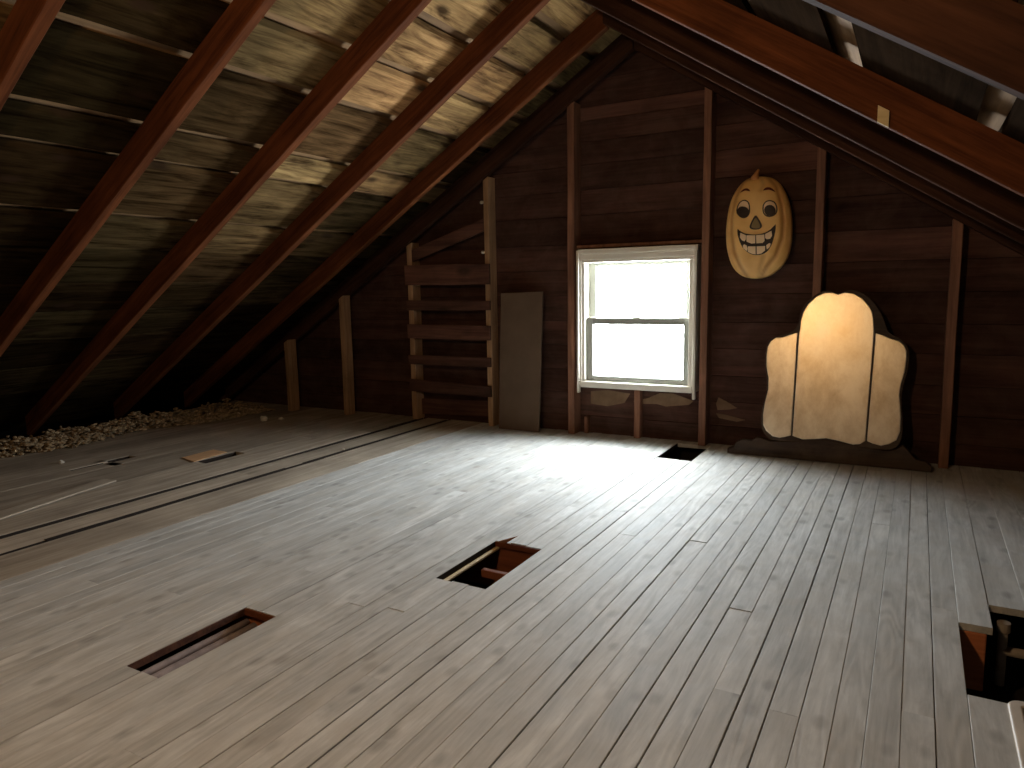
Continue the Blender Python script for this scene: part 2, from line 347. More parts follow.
# ------------------------------------------------------------------ roof: boards with gaps, lath and underlay above
def slope(side):
    mb = MB(); sgn = -1 if side == 'L' else 1; z = zL if side == 'L' else zR; P = PL if side == 'L' else PR
    if side == 'L':
        gaps = [(-1.84,-1.78), (-2.093,-2.035), (-2.346,-2.288), (-2.606,-2.546), (-2.951,-2.893), (-3.13,-3.078), (-3.488,-3.432), (-3.732,-3.69), (-3.99,-3.965), (-4.24,-4.22), (-4.52,-4.50), (-4.80,-4.79), (-5.1,-5.09)]
        end = -5.62
        iv = []; hi = XR
        for a, b in gaps: iv.append((b, hi)); hi = a
        iv.append((end, hi))
    else:
        gaps = [(0.27,0.30), (0.52,0.55), (0.78,0.81), (1.04,1.07), (1.30,1.385), (1.685,1.75), (2.0,2.03), (2.35,2.38), (2.7,2.72), (3.05,3.07), (3.4,3.42)]
        gaps = [(XR + a, XR + b) for a, b in gaps]
        end = 2.28; iv = []; lo = XR
        for a, b in gaps: iv.append((lo, a)); lo = b
        iv.append((lo, end))
    t = 0.030
    YS = [YN, -0.5, 1.365, 2.005, 2.645, 3.285, 3.905, YW + 0.03]
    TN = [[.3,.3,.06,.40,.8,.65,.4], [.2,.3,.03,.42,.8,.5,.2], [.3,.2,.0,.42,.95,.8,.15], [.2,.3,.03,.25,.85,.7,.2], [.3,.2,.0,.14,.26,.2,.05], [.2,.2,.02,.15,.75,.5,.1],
          [.3,.2,.0,.10,.30,.1,.02], [.2,.3,.0,.10,.28,.12,.02], [.3,.3,.0,.04,.12,.02,.0], [.2,.2,.0,.0,.05,.0,.0]]     # weathered and fresh boards; light fading toward the eave is painted in
    for bi, (a, b) in enumerate(iv):
        ys = YS
        for s, e in zip(ys[:-1], ys[1:]):
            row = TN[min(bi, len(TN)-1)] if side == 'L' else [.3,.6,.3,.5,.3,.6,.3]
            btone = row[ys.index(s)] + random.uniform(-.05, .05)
            n = max(1, int((e - s) / 0.16)); rings = []; ph = random.uniform(0, 90)
            for k in range(n + 1):
                yy = s + (e - s) * k / n
                ja = noise.noise((ph, yy*2.2, 0)) * 0.006; jb = noise.noise((ph+5, yy*2.2, 3)) * 0.006
                A, B = a + ja, b + jb
                if abs(b - XR) < 1e-6: B = b
                if abs(a - XR) < 1e-6: A = a
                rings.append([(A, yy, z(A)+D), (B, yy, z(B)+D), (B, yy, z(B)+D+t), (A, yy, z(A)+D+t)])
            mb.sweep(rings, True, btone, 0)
    x0, x1 = (end, XR) if side == 'L' else (XR, end)
    h = 0.046
    for a, b in (gaps if side == 'L' else gaps):
        a -= 0.03; b += 0.03
        mb.add([(a,YN,z(a)+D+h),(b,YN,z(b)+D+h),(b,YW,z(b)+D+h),(a,YW,z(a)+D+h)], [(0,1,2,3)], random.random(), 1)
    u = 0.05
    if side == 'L': x0 = -6.35
    else: x1 = 2.95
    mb.prism([(x0, z(x0)+D+u), (x1, z(x1)+D+u), (x1, z(x1)+D+u+0.04), (x0, z(x0)+D+u+0.04)], YN - 0.1, YW + 0.15, 'y', 0.5, 2)
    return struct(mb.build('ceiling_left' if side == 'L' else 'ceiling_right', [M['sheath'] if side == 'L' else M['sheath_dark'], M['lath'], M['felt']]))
slope('L'); slope('R')

# ------------------------------------------------------------------ rafters
def rafter(side, y, w, label, xe, x_top=XR, mat='rafter'):
    z = zL if side == 'L' else zR; P = PL if side == 'L' else -PR
    mb = MB(); n = 22; rings = []; ph = random.uniform(0, 90); c = 0.004
    x_s = x_top; d = D - 0.001
    for k in range(n + 1):
        x = x_s + (xe - x_s) * k / n; zz = z(x); j = lambda q: noise.noise((ph+q, x*2.0, 1)) * 0.004
        y0, y1 = y - w/2 + j(0), y + w/2 + j(3); b = zz + j(6)*0.6
        rings.append([(x,y0,b+c),(x,y0+c,b),(x,y1-c,b),(x,y1,b+c),(x,y1,zz+d),(x,y0,zz+d)])
    mb.sweep(rings)
    ang = -math.atan(P) 
    mw = Matrix.Translation((xe, y, z(xe))) @ Matrix.Rotation(ang, 4, 'Y')
    o = mb.build('rafter', M[mat], None, mw=mw)
    return thing(o, label, 'rafter', 'rafters of the left roof slope' if side == 'L' else 'rafters of the right roof slope')
LY = [4.325, 3.905, 3.285, 2.645, 2.005, 1.365]
LN = ['dark rafter of the left roof slope flush against the gable wall above the stud tops',
      'left slope rafter next in from the gable wall, lower edge lit orange',
      'left slope rafter second out from the gable wall, with a pale lit lower edge',
      'left slope rafter third out from the gable wall, dark face and brown lower edge',
      'reddish left slope rafter with scuffed pale patches, fourth out from the gable wall',
      'reddish rafter at the top left corner, nearest one on the left slope']
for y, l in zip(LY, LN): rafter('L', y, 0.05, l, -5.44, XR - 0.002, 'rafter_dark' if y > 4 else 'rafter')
RY = [4.335, 3.846, 3.311, 2.535, 1.519]
RN = ['thin dark rafter of the right roof slope flush against the gable wall',
      'right slope rafter next in from the gable wall, thin brown lower edge',
      'right slope rafter directly behind the broad red-brown one',
      'broad red-brown right slope rafter with a small orange tab on its lower edge',
      'pale edged rafter across the top right corner, nearest on the right slope']
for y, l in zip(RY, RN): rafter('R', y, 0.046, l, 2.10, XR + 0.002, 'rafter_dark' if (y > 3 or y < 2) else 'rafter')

# ------------------------------------------------------------------ gable wall with window opening
WX0, WX1, WZ0, WZ1 = -1.950, -1.166, 0.330, 1.228
gw = MB()
def roof_x(zz):      # inside width of the gable at height zz (to the underside of the boards)
    return XR - (ZR + D - zz)/PL, XR + (ZR + D - zz)/PR
zc = [-0.02, 0.118, 0.27, 0.43, 0.60, 0.76, 0.93, 1.10, 1.27, 1.455, 1.617, 1.776, 1.92, 2.052, 2.137, 2.30, 2.42, ZR + D]
tones = {2.052: (0.5, 1.0), 1.617: (0.3, 0.75)}
for i in range(len(zc) - 1):
    a, b = zc[i], zc[i+1] - 0.003
    l0, r0 = roof_x(a); l1, r1 = roof_x(b)
    spans = [(l0, -2.0, l1, -2.0), (-2.0, -1.12, -2.0, -1.12), (-1.12, -0.5, -1.12, -0.5), (-0.5, r0, -0.5, r1)]
    if a > 1.5:
        spans = [(max(l0, p), min(r0, q), max(l1, p), min(r1, q)) for p, q in ((-9, -2.0), (-2.0, -1.12), (-1.12, -0.5), (-0.5, 9))]
    for k, (p0, q0, p1, q1) in enumerate(spans):
        if q0 - p0 < 0.02: continue
        q1 = max(q1, p1)
        tn = random.uniform(0.05, 0.45); yo = random.uniform(0, 0.006)
        if abs(a - 2.052) < .001 and k == 1: tn = 1.6
        if abs(a - 1.617) < .001 and k == 2: tn = 1.1
        if abs(a - 1.10) < .001 and k == 3: tn = 0.9
        pieces = [(p0, q0, p1, q1, a, b)]
        if k in (0, 1, 2) and a < WZ1 and b > WZ0:
            pieces = []
            lo, hi = a, b
            if a < WZ0 < b: pieces.append((p0, q0, p0, q0, a, WZ0)); lo = WZ0
            if a < WZ1 < b: pieces.append((p0, q0, p0, q0, WZ1, b)); hi = WZ1
            if k == 0: pieces = [(p0, q0, p1, q1, a, b)]
            elif k == 1:
                pieces.append((-2.0, WX0, -2.0, WX0, lo, hi)); pieces.append((WX1, -1.12, WX1, -1.12, lo, hi))
            else: pieces = [(p0, q0, p1, q1, a, b)]
        for (u0, v0, u1, v1, s, e_) in pieces:
            gw.prism([(u0, s), (v0, s), (v1, e_), (u1, e_)], YW + yo, YW + 0.035, 'y', tn, 0)
# tight backing boards outside, around the opening
Yb0, Yb1 = YW + 0.03, YW + 0.07
lb, rb = roof_x(-0.35)
gw.prism([(lb-.05, -0.3), (WX0, -0.3), (WX0, zL(WX0)+D+.06), (XR - (ZR+D)/PL-.08, 0.0)], Yb0, Yb1, 'y', 0.2, 1)
gw.prism([(WX1, -0.3), (rb+.05, -0.3), (XR + (ZR+D)/PR+.08, 0.0), (WX1, zR(WX1)+D+.06)], Yb0, Yb1, 'y', 0.2, 1)
gw.box((WX0, Yb0, -0.3), (WX1, Yb1, WZ0), 0.2, 1)
gw.prism([(WX0, WZ1), (WX1, WZ1), (WX1, zR(WX1)+D+.06), (XR, ZR+D+.06), (WX0, zL(WX0)+D+.06)], Yb0, Yb1, 'y', 0.2, 1)
struct(gw.build('wall_far', [M['siding'], M['dark']]))
wn = MB()
for i in range(len(zc) - 1):
    a, b = zc[i], zc[i+1] - 0.003; l0, r0 = roof_x(a); l1, r1 = roof_x(b)
    wn.prism([(l0, a), (r0, a), (max(l1+.001, r1), b), (l1, b)], YN - 0.03, YN, 'y', random.uniform(.3, .9), 0)
wn.prism([(lb-.05, -0.3), (rb+.05, -0.3), (XR, ZR + D + 0.1)], YN - 0.08, YN - 0.03, 'y', 0.2, 1)
struct(wn.build('wall_near', [M['siding'], M['dark']]))

# ------------------------------------------------------------------ studs
def stud(x0, x1, y0, y1, label, z0=0.002, ztop=None, lean=0.0, mat='stud', bulge=0.003):
    mb = MB(); n = 12; ph = random.uniform(0, 90); rings = []
    for k in range(n + 1):
        f = k / n; r = []
        for (px, py) in ((x0+.003, y0), (x1-.003, y0), (x1, y0+.003), (x1, y1), (x0, y1), (x0, y0+.003)):
            zt = ztop if ztop is not None else zU(px) - 0.002
            zz = z0 + (zt - z0) * f
            r.append((px + lean*(1-f) + noise.noise((ph, zz*2.2, 0))*bulge, py + noise.noise((ph+4, zz*2.2, 5))*bulge, zz))
        rings.append(r)
    mb.sweep(rings)
    mw = Matrix.Translation(((x0+x1)/2, (y0+y1)/2, z0))
    return thing(mb.build('wall_stud', M[mat], None, mw=mw), label, 'stud', 'wall studs of the gable')
stud(-2.014, -1.966, 4.325, 4.428, 'brown wall stud along the left side of the window', lean=-0.012)
stud(-1.136, -1.092, 4.325, 4.428, 'brown wall stud along the right side of the window, pumpkin just to its right', lean=-0.005)
stud(-0.518, -0.474, 4.325, 4.428, 'brown wall stud coming down behind the mirror top, right of the pumpkin')
stud(0.134, 0.180, 4.325, 4.428, 'brown wall stud standing to the right of the mirror', lean=0.004)
stud(-3.968, -3.922, 4.25, 4.33, 'pale short wall stud left of the slatted rack', bulge=0.006, mat='stud_lit')
stud(-4.545, -4.500, 4.20, 4.29, 'shortest wall stud, under the low eave at far left', mat='stud_lit')
stud(-1.575, -1.535, 4.372, 4.428, 'faint short stud centred below the window', ztop=0.318)
stud(-1.932, -1.905, 4.385, 4.428, 'little upright stick under the left end of the window', ztop=0.115)
hd = MB(); hd.box((-1.962, 4.345, 1.236), (-1.128, 4.428, 1.256), 0.5)
thing(hd.build('window_header', M['stud'], None, bevel=0.003), 'thin reddish brown board lying along the top of the window', 'board')

# ------------------------------------------------------------------ window
win = empty('window_1', ((WX0+WX1)/2, 4.40, WZ0)); struct(win)
f = MB()
y0, y1 = 4.318, 4.495
f.box((-1.950, 4.330, 1.141), (-1.166, y1, 1.228)); f.box((-1.942, y0, 1.196), (-1.161, 4.345, 1.228)); f.box((-1.93, 4.325, 1.160), (-1.185, 4.345, 1.198))
f.box((-1.950, 4.335, 0.332), (-1.903, y1, 1.141)); f.box((-1.214, 4.335, 0.332), (-1.166, y1, 1.141))
f.box((-1.903, 4.352, 0.332), (-1.214, y1, 0.368)); f.box((-1.93, 4.322, 0.326), (-1.186, 4.352, 0.366))
f.box((-1.953, y0 - 0.004, 0.288), (-1.937, 4.345, 1.222)); f.box((-1.181, y0 - 0.004, 0.288), (-1.1645, 4.345, 1.226))
f.box((-1.937, 4.326, 0.366), (-1.922, 4.345, 1.196)); f.box((-1.190, 4.326, 0.366), (-1.181, 4.345, 1.196))
part(f, 'window_frame', M['white'], win, bevel=0.003, seg=2)
def sash(name, x0, x1, z0, z1, gx0, gx1, gz0, gz1, ya, yb):
    s = MB()
    s.box((x0, ya, z0), (gx0, yb, z1)); s.box((gx1, ya, z0), (x1, yb, z1))
    s.box((gx0, ya, z0), (gx1, yb, gz0)); s.box((gx0, ya, gz1), (gx1, yb, z1))
    s.box((gx0, ya + .012, gz0), (gx0 + .006, yb - .006, gz1)); s.box((gx1 - .006, ya + .012, gz0), (gx1, yb - .006, gz1))
    so = part(s, name, M['sash'], win, bevel=0.003, seg=2)
    g = MB(); ym = (ya + yb) / 2; g.box((gx0, ym - .002, gz0), (gx1, ym + .002, gz1))
    p = g.build('pane', M['pane'], None); p.data.transform(Matrix.Translation(-win.location)); p.parent = so
    return so
us = sash('upper_sash', -1.903, -1.214, 0.756, 1.141, -1.856, -1.252, 0.790, 1.116, 4.415, 4.455)
ls = sash('lower_sash', -1.903, -1.214, 0.368, 0.783, -1.858, -1.250, 0.402, 0.742, 4.362, 4.405)
lk = MB(); lk.prism([(-1.585,4.366), (-1.535,4.366), (-1.540,4.40), (-1.580,4.40)], 0.783, 0.792, 'z')
part(lk, 'sash_lock', M['white'], win, bevel=0.002)
for cx in (-1.86, -1.26):
    lk = MB(); lk.box((cx - .03, 4.364, 0.783), (cx + .03, 4.40, 0.789)); part(lk, 'tilt_latch', M['white'], win, bevel=0.002)

# ------------------------------------------------------------------ slatted rack between two posts
rk = empty('slat_rack', (-2.97, 4.36, 0))
def post(x0, x1):
    mb = MB(); rings = []; ph = random.uniform(0, 90)
    for k in range(15):
        r = []
        for px, py in ((x0+.003, 4.332), (x1-.003, 4.332), (x1, 4.335), (x1, 4.428), (x0, 4.428), (x0, 4.335)):
            zt = zU(px) - 0.003; zz = 0.002 + (zt - 0.002)*k/14
            r.append((px + noise.noise((ph, zz*3, 0))*.004, py + (noise.noise((ph+3, zz*3, 0))*.001), zz))
        rings.append(r)
    mb.sweep(rings); return mb
part(post(-3.345, -3.300), 'post', M['stud_lit'], rk); part(post(-2.662, -2.622), 'post', M['stud_lit'], rk)
def slat(p, q, h0, h1, y0=4.309, th=0.021, tone=0.5):
    """board from p to q (x, z of its lower edge), heights h0 and h1"""
    mb = MB(); rings = []; ph = random.uniform(0, 90)
    for k in range(11):
        fr = k/10; x = p[0]+(q[0]-p[0])*fr; z = p[1]+(q[1]-p[1])*fr; h = h0+(h1-h0)*fr
        a = noise.noise((ph, x*3, 0))*.004; b = noise.noise((ph+7, x*3, 0))*.004
        rings.append([(x,y0,z+a+.002),(x,y0+.002,z+a),(x,y0+th,z+a),(x,y0+th,z+h+b),(x,y0+.002,z+h+b),(x,y0,z+h+b-.002)])
    mb.sweep(rings, True, tone); return mb
part(slat((-3.352,1.022), (-2.616,1.016), .148, .142, tone=0.95), 'slat', M['slat'], rk)
part(slat((-3.345,.834), (-2.618,.836), .076, .066, tone=0.2), 'slat', M['slat'], rk)
part(slat((-3.345,.626), (-2.620,.622), .105, .104, tone=0.7), 'slat', M['slat'], rk)
part(slat((-3.345,.430), (-2.622,.432), .068, .068, tone=0.2), 'slat', M['slat'], rk)
part(slat((-3.345,.222), (-2.624,.217), .092, .076, tone=0.05), 'slat', M['slat'], rk)
part(slat((-3.345,.03), (-2.66,.06), .12, .11, y0=4.40, th=0.02, tone=0.4), 'back_board', M['slat'], rk)
part(slat((-3.352,1.178), (-2.664,1.386), .088, .086, y0=4.335, th=0.02, tone=0.5), 'brace', M['slat'], rk)
thing(rk, 'slatted rack of dark boards nailed across two posts, left of the leaning panel', 'rack')
for i, (x, z, l) in enumerate(((-2.676, 1.586, 'tiny white knob high on the left side of the right rack post'), (-2.676, 1.241, 'tiny white knob just above the top slat of the rack'))):
    mb = MB(); rings = []
    for dx, r in ((0.014, .010), (0.004, .012), (-0.006, .008), (-0.014, .012), (-0.026, .011), (-0.030, .005)):
        rings.append([(x + dx - 0.006, 4.372 + r*math.cos(a*math.pi/5), z + r*math.sin(a*math.pi/5)) for a in range(10)])
    mb.sweep(rings); o = mb.build('insulator_knob', M['porcelain'], None, smooth=True, mw=Matrix.Translation((x, 4.372, z)))
    thing(o, l, 'knob', 'white knobs on the rack post')

# torn tan paper left on the boards below and right of the window
for pts, l in (([(-1.60,.235),(-1.50,.262),(-1.42,.30),(-1.33,.302),(-1.20,.262),(-1.23,.235),(-1.38,.215),(-1.44,.228),(-1.52,.222)], 'torn tan paper scrap on the wall below the right half of the window'),
               ([(-1.90,.285),(-1.78,.30),(-1.62,.285),(-1.66,.22),(-1.78,.19),(-1.90,.20)], 'wide faded paper patch on the wall below the left half of the window'),
               ([(-1.06,.255),(-1.045,.295),(-1.00,.275),(-.93,.235),(-.98,.222),(-1.05,.215)], 'pale torn paper scrap on the wall right of the right window stud'),
               ([(-1.06,.195),(-1.0,.19),(-.88,.165),(-.93,.15),(-1.04,.165)], 'thin faded paper sliver under the pale scrap right of the window stud')):
    mb = MB(); mb.prism(pts, 4.4262, 4.4285); c = (sum(p[0] for p in pts)/len(pts), 4.4285, sum(p[1] for p in pts)/len(pts))
    thing(mb.build('paper_scrap', M['paper'], None, mw=Matrix.Translation(c)), l, 'paper scrap', 'torn paper scraps on the gable wall')

# leaning panel
lp = MB(); lp.prism([(-2.540, 0.0), (-2.222, 0.0), (-2.200, 0.958), (-2.524, 0.950)], 0, 0.016, 'y')
vv = [(x, 4.272 + y + z*0.042, z + 0.003) for x, y, z in lp.v]; lp.v = vv
thing(lp.build('leaning_panel', M['panel'], None, bevel=0.002, mw=Matrix.Translation((-2.40, 4.28, 0))), 'flat dull brown panel leaning upright between the rack and the window', 'panel')

# ------------------------------------------------------------------ vanity mirror
MC = [(-0.3833,0.7879),(-0.4161,0.8019),(-0.4503,0.8007),(-0.4926,0.7803),(-0.5338,0.738),(-0.558,0.6909),(-0.5685,0.639),(-0.5686,0.5972),(-0.5743,0.5748),(-0.5755,0.2778),(-0.5777,-0.004),(-0.5227,-0.0195),(-0.4624,-0.0124),(-0.4031,-0.0022),(-0.3438,-0.0101),(-0.2683,-0.0251),(-0.2335,-0.0191),(-0.2092,-0.0002),(-0.202,0.2973),(-0.1961,0.5807),(-0.1999,0.6195),(-0.2031,0.6552),(-0.2103,0.6924),(-0.2297,0.7276),(-0.2645,0.7685),(-0.3066,0.7936),(-0.3488,0.8011),(-0.3736,0.7927)]
ML = [(-0.5801,0.5758),(-0.6186,0.5656),(-0.6594,0.5497),(-0.6948,0.5468),(-0.7215,0.5269),(-0.7378,0.4929),(-0.7412,0.4495),(-0.7384,0.3815),(-0.7238,0.3158),(-0.7222,0.2484),(-0.736,0.172),(-0.7426,0.1043),(-0.7381,0.0454),(-0.7207,0.0135),(-0.6833,-0.0154),(-0.6478,-0.0209),(-0.616,-0.013),(-0.5857,-0.0019),(-0.5824,0.2775)]
MR = [(-0.1888,0.5792),(-0.1495,0.5682),(-0.1096,0.5504),(-0.0767,0.5427),(-0.0525,0.5202),(-0.039,0.4891),(-0.0368,0.4442),(-0.041,0.3823),(-0.056,0.3154),(-0.0608,0.2546),(-0.0474,0.1443),(-0.0472,0.0673),(-0.0618,0.0179),(-0.0947,-0.0063),(-0.1327,-0.0189),(-0.1721,-0.0113),(-0.2011,0.0006),(-0.1953,0.2976)]
mir = empty('vanity_mirror', (-0.39, 4.20, 0))
TILT = math.radians(7.8); MY = 4.205
def chaikin(p, keep=()):
    o = []; n = len(p)
    for i in range(n):
        a, b = p[i], p[(i+1) % n]
        o.append((a[0]*.75+b[0]*.25, a[1]*.75+b[1]*.25)); o.append((a[0]*.25+b[0]*.75, a[1]*.25+b[1]*.75))
    return o
def tilt_pt(x, y, h): return (x, MY + y*math.cos(TILT) + h*math.sin(TILT), 0.14 + h*math.cos(TILT) - y*math.sin(TILT))
def inset(poly, d):
    n = len(poly); o = []; A = sum(poly[i][0]*poly[(i+1)%n][1]-poly[(i+1)%n][0]*poly[i][1] for i in range(n)); sg = 1 if A > 0 else -1
    for i in range(n):
        p0, p1, p2 = Vector(poly[i-1]), Vector(poly[i]), Vector(poly[(i+1) % n])
        t = (p2 - p0).normalized(); nn = Vector((-t.y, t.x)) * sg; o.append(tuple(p1 + nn*d))
    return o
def slab(poly, ya, yb, bev):
    """plate with a bevelled front edge, tilted back with the mirror"""
    mb = MB(); ins = inset(poly, bev); n = len(poly)
    rings = [[tilt_pt(x, yb, h) for x, h in poly], [tilt_pt(x, ya + bev*0.35, h) for x, h in poly], [tilt_pt(x, ya, h) for x, h in ins]]
    mb.sweep(rings); return mb
# dark backing cut a little larger than the glass
bk = [(-0.385,0.800),(-0.43,0.822),(-0.475,0.815),(-0.54,0.765),(-0.58,0.70),(-0.586,0.62),(-0.62,0.583),(-0.69,0.566),(-0.738,0.540),(-0.757,0.49),(-0.757,0.38),(-0.738,0.30),(-0.742,0.2),(-0.762,0.12),(-0.758,0.03),(-0.73,-0.02),(-0.68,-0.05),(-0.10,-0.05),(-0.045,-0.02),(-0.028,0.05),(-0.034,0.15),(-0.046,0.25),(-0.036,0.32),(-0.020,0.40),(-0.018,0.47),(-0.030,0.52),(-0.065,0.562),(-0.12,0.585),(-0.135,0.62),(-0.16,0.69),(-0.21,0.765),(-0.27,0.81),(-0.33,0.824)]
part(slab(inset(chaikin(bk), 0.007), 0.006, 0.024, 0.003), 'backing_board', M['backing'], mir)
for nm, pl in (('centre_glass', MC), ('side_glass', ML), ('side_glass', MR)):
    part(slab(pl, 0.0, 0.0055, 0.004), nm, M['mirror'], mir)
bs_ = MB()
prof = [(-0.935,0.0),(-0.935,0.028),(-0.90,0.04),(-0.885,0.07),(-0.85,0.088),(-0.80,0.085),(-0.77,0.11),(-0.74,0.105),(-0.70,0.092),(-0.45,0.112),(-0.40,0.118),(-0.35,0.112),(-0.10,0.092),(-0.06,0.105),(-0.03,0.13),(0.0,0.10),(0.03,0.06),(0.075,0.055),(0.105,0.03),(0.105,0.0)]
bs_.prism([(x, z + 0.003) for x, z in prof], 4.200, 4.240)
part(bs_, 'base', M['backing'], mir, bevel=0.004, seg=2)
for x in (-0.58, -0.22):
    st = MB(); st.prism([(4.262, 0.003), (4.30, 0.003), (4.325, 0.55), (4.30, 0.55)], x, x + 0.04, 'x'); part(st, 'support', M['backing'], mir)
bt = MB(); bt.box((-0.93, 4.222, 0.003), (0.10, 4.31, 0.022)); part(bt, 'foot_rail', M['backing'], mir, bevel=0.003)
thing(mir, 'three panel scalloped vanity mirror with cloudy glass glowing amber, leaning on the gable wall', 'mirror')

# ------------------------------------------------------------------ jack o'lantern
PO = [(-0.8159,1.5912),(-0.8777,1.5857),(-0.9299,1.5352),(-0.9667,1.4613),(-0.9817,1.3749),(-0.988,1.2759),(-0.9773,1.1754),(-0.947,1.0865),(-0.8962,1.0338),(-0.8306,1.0154),(-0.7568,1.0194),(-0.6934,1.0569),(-0.649,1.1108),(-0.6256,1.1828),(-0.6218,1.2897),(-0.6301,1.3846),(-0.6503,1.464),(-0.688,1.5368),(-0.7302,1.5759),(-0.773,1.5873)]
GR = [[(-0.8191,1.584),(-0.8879,1.5741),(-0.9287,1.4804),(-0.9459,1.3726),(-0.9436,1.2737),(-0.927,1.1736),(-0.8923,1.095),(-0.8524,1.0219)],
      [(-0.7616,1.5842),(-0.7083,1.5269),(-0.6766,1.4297),(-0.6613,1.3336),(-0.6634,1.2381),(-0.6966,1.143),(-0.7471,1.0797),(-0.7773,1.0258)],
      [(-0.7595,1.1453),(-0.7739,1.0914),(-0.7932,1.0206)], [(-0.7926,1.5764),(-0.776,1.5432),(-0.7856,1.5121)]]
PC = (-0.808, 1.30)
po = chaikin(chaikin(PO))
pol = sorted(((math.atan2(z-PC[1], x-PC[0]), math.hypot(x-PC[0], z-PC[1])) for x, z in po))
def prad(a):
    n = len(pol)
    for i in range(n):
        a0, r0 = pol[i-1]; a1, r1 = pol[i]
        if i == 0: a0 -= 2*math.pi
        if a0 <= a <= a1: return r0 + (r1-r0)*(a-a0)/max(1e-9, a1-a0)
    a0, r0 = pol[-1]; a1, r1 = pol[0]; a1 += 2*math.pi
    return r0 + (r1-r0)*(a-a0)/(a1-a0)
def segd(p, a, b):
    ax, az = a; bx, bz = b; dx, dz = bx-ax, bz-az; t = max(0, min(1, ((p[0]-ax)*dx+(p[1]-az)*dz)/(dx*dx+dz*dz)))
    return math.hypot(p[0]-ax-t*dx, p[1]-az-t*dz)
def groove(x, z):
    g = 0
    for i, L_ in enumerate(GR):
        d = min(segd((x, z), L_[k], L_[k+1]) for k in range(len(L_)-1)); g = max(g, math.exp(-(d/0.011)**2) * (1 if i < 2 else .6))
    return g
PY = 4.335; PD = 0.075
def psurf(x, z):
    dx, dz = x-PC[0], z-PC[1]; s = min(1, math.hypot(dx, dz)/prad(math.atan2(dz, dx)))
    return PY - PD*(max(0, 1-s**3.2))**0.55 + 0.010*groove(x, z)*(1-s**8)
jk = empty('jack_o_lantern', (PC[0], PY + 0.05, 1.02))
NT, NS = 132, 40; vs = []; fs = []; gv = []
for k in range(NS + 1):
    s = (1 - (1 - k/NS)**1.7)
    for i in range(NT):
        a = -math.pi + 2*math.pi*i/NT; r = prad(a)*s; x, z = PC[0]+r*math.cos(a), PC[1]+r*math.sin(a)
        vs.append((x, psurf(x, z) if k < NS else PY, z)); gv.append(groove(x, z) if k else 0)
for sb, yb in ((1.0, PY + 0.02), (0.93, PY + 0.05), (0.7, PY + 0.072), (0.3, PY + 0.084)):
    for i in range(NT):
        a = -math.pi + 2*math.pi*i/NT; r = prad(a)*sb; vs.append((PC[0]+r*math.cos(a), yb, PC[1]+r*math.sin(a))); gv.append(0)
K = NS + 5
for k in range(K - 1):
    for i in range(NT):
        j = (i+1) % NT; fs.append((k*NT+i, k*NT+j, (k+1)*NT+j, (k+1)*NT+i))
fs.append([(K-1)*NT+i for i in range(NT)])
bod = MB(); bod.add(vs, fs); bo = part(bod, 'body', M['pumpkin'], jk, smooth=True)
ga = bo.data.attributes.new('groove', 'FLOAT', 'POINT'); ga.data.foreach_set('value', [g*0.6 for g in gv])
def patch(poly, off, name, mat, par, thick=0.003, center=None, smooth_=True):
    """painted relief lying on the pumpkin's curved face"""
    p = chaikin(poly) if smooth_ else poly
    cx = center[0] if center else sum(q[0] for q in p)/len(p); cz = center[1] if center else sum(q[1] for q in p)/len(p)
    rings = []
    for s, o_ in ((1.0, -0.006), (1.0, off), (0.8, off), (0.55, off), (0.3, off), (0.08, off)):
        rings.append([(cx+(x-cx)*s, psurf(cx+(x-cx)*s, cz+(z-cz)*s) - o_, cz+(z-cz)*s) for x, z in p])
    mb = MB(); mb.sweep(rings)
    o = part(mb, name, mat, jk, smooth=False)
    if par is not jk: o.parent = par
    return o
patch([(-0.9037,1.5031),(-0.8891,1.5192),(-0.8721,1.5264),(-0.8549,1.5228),(-0.8417,1.5046),(-0.8567,1.5093),(-0.8739,1.5136),(-0.8888,1.5084)], .003, 'eyebrow', M['brow'], jk)
patch([(-0.7764,1.5037),(-0.7663,1.5178),(-0.7498,1.5228),(-0.7289,1.5168),(-0.7055,1.4896),(-0.7244,1.5017),(-0.7431,1.5074),(-0.7597,1.5066)], .003, 'eyebrow', M['brow'], jk)
EL = [(-0.9142,1.3976),(-0.9076,1.432),(-0.8917,1.4525),(-0.8704,1.4574),(-0.8507,1.4431),(-0.8445,1.4146),(-0.845,1.3844),(-0.8573,1.3658),(-0.8766,1.3626),(-0.8985,1.3749)]
ER = [(-0.767,1.3965),(-0.7658,1.4263),(-0.7516,1.4423),(-0.7309,1.4442),(-0.7099,1.4329),(-0.6988,1.4046),(-0.7,1.3793),(-0.7161,1.3633),(-0.7409,1.3606),(-0.7601,1.3746)]
PUL = [(-0.9121,1.3997),(-0.906,1.4166),(-0.8867,1.424),(-0.8629,1.418),(-0.8454,1.4017),(-0.847,1.3802),(-0.8615,1.3638),(-0.881,1.3672),(-0.9029,1.3795)]
PUR = [(-0.7628,1.3962),(-0.753,1.4169),(-0.7303,1.4217),(-0.7113,1.4097),(-0.7024,1.3879),(-0.7101,1.3693),(-0.7285,1.3632),(-0.7495,1.3676)]
for E_, Q in ((EL, PUL), (ER, PUR)):
    ey = patch(inset(E_, -0.0058), .0015, 'eye', M['pumpkin_line'], jk)
    patch(inset(E_, 0.001), .003, 'eye_white', M['eyewhite'], ey); patch(inset(Q, -0.002), .0045, 'pupil', M['pumpkin_line'], ey)
ns = patch([(-0.8079,1.375),(-0.8242,1.3491),(-0.8403,1.3122),(-0.8362,1.2984),(-0.8227,1.2922),(-0.804,1.2901),(-0.7829,1.2928),(-0.7712,1.3056),(-0.7731,1.3191),(-0.7898,1.3497)], .003, 'nose', M['pumpkin_line'], jk)
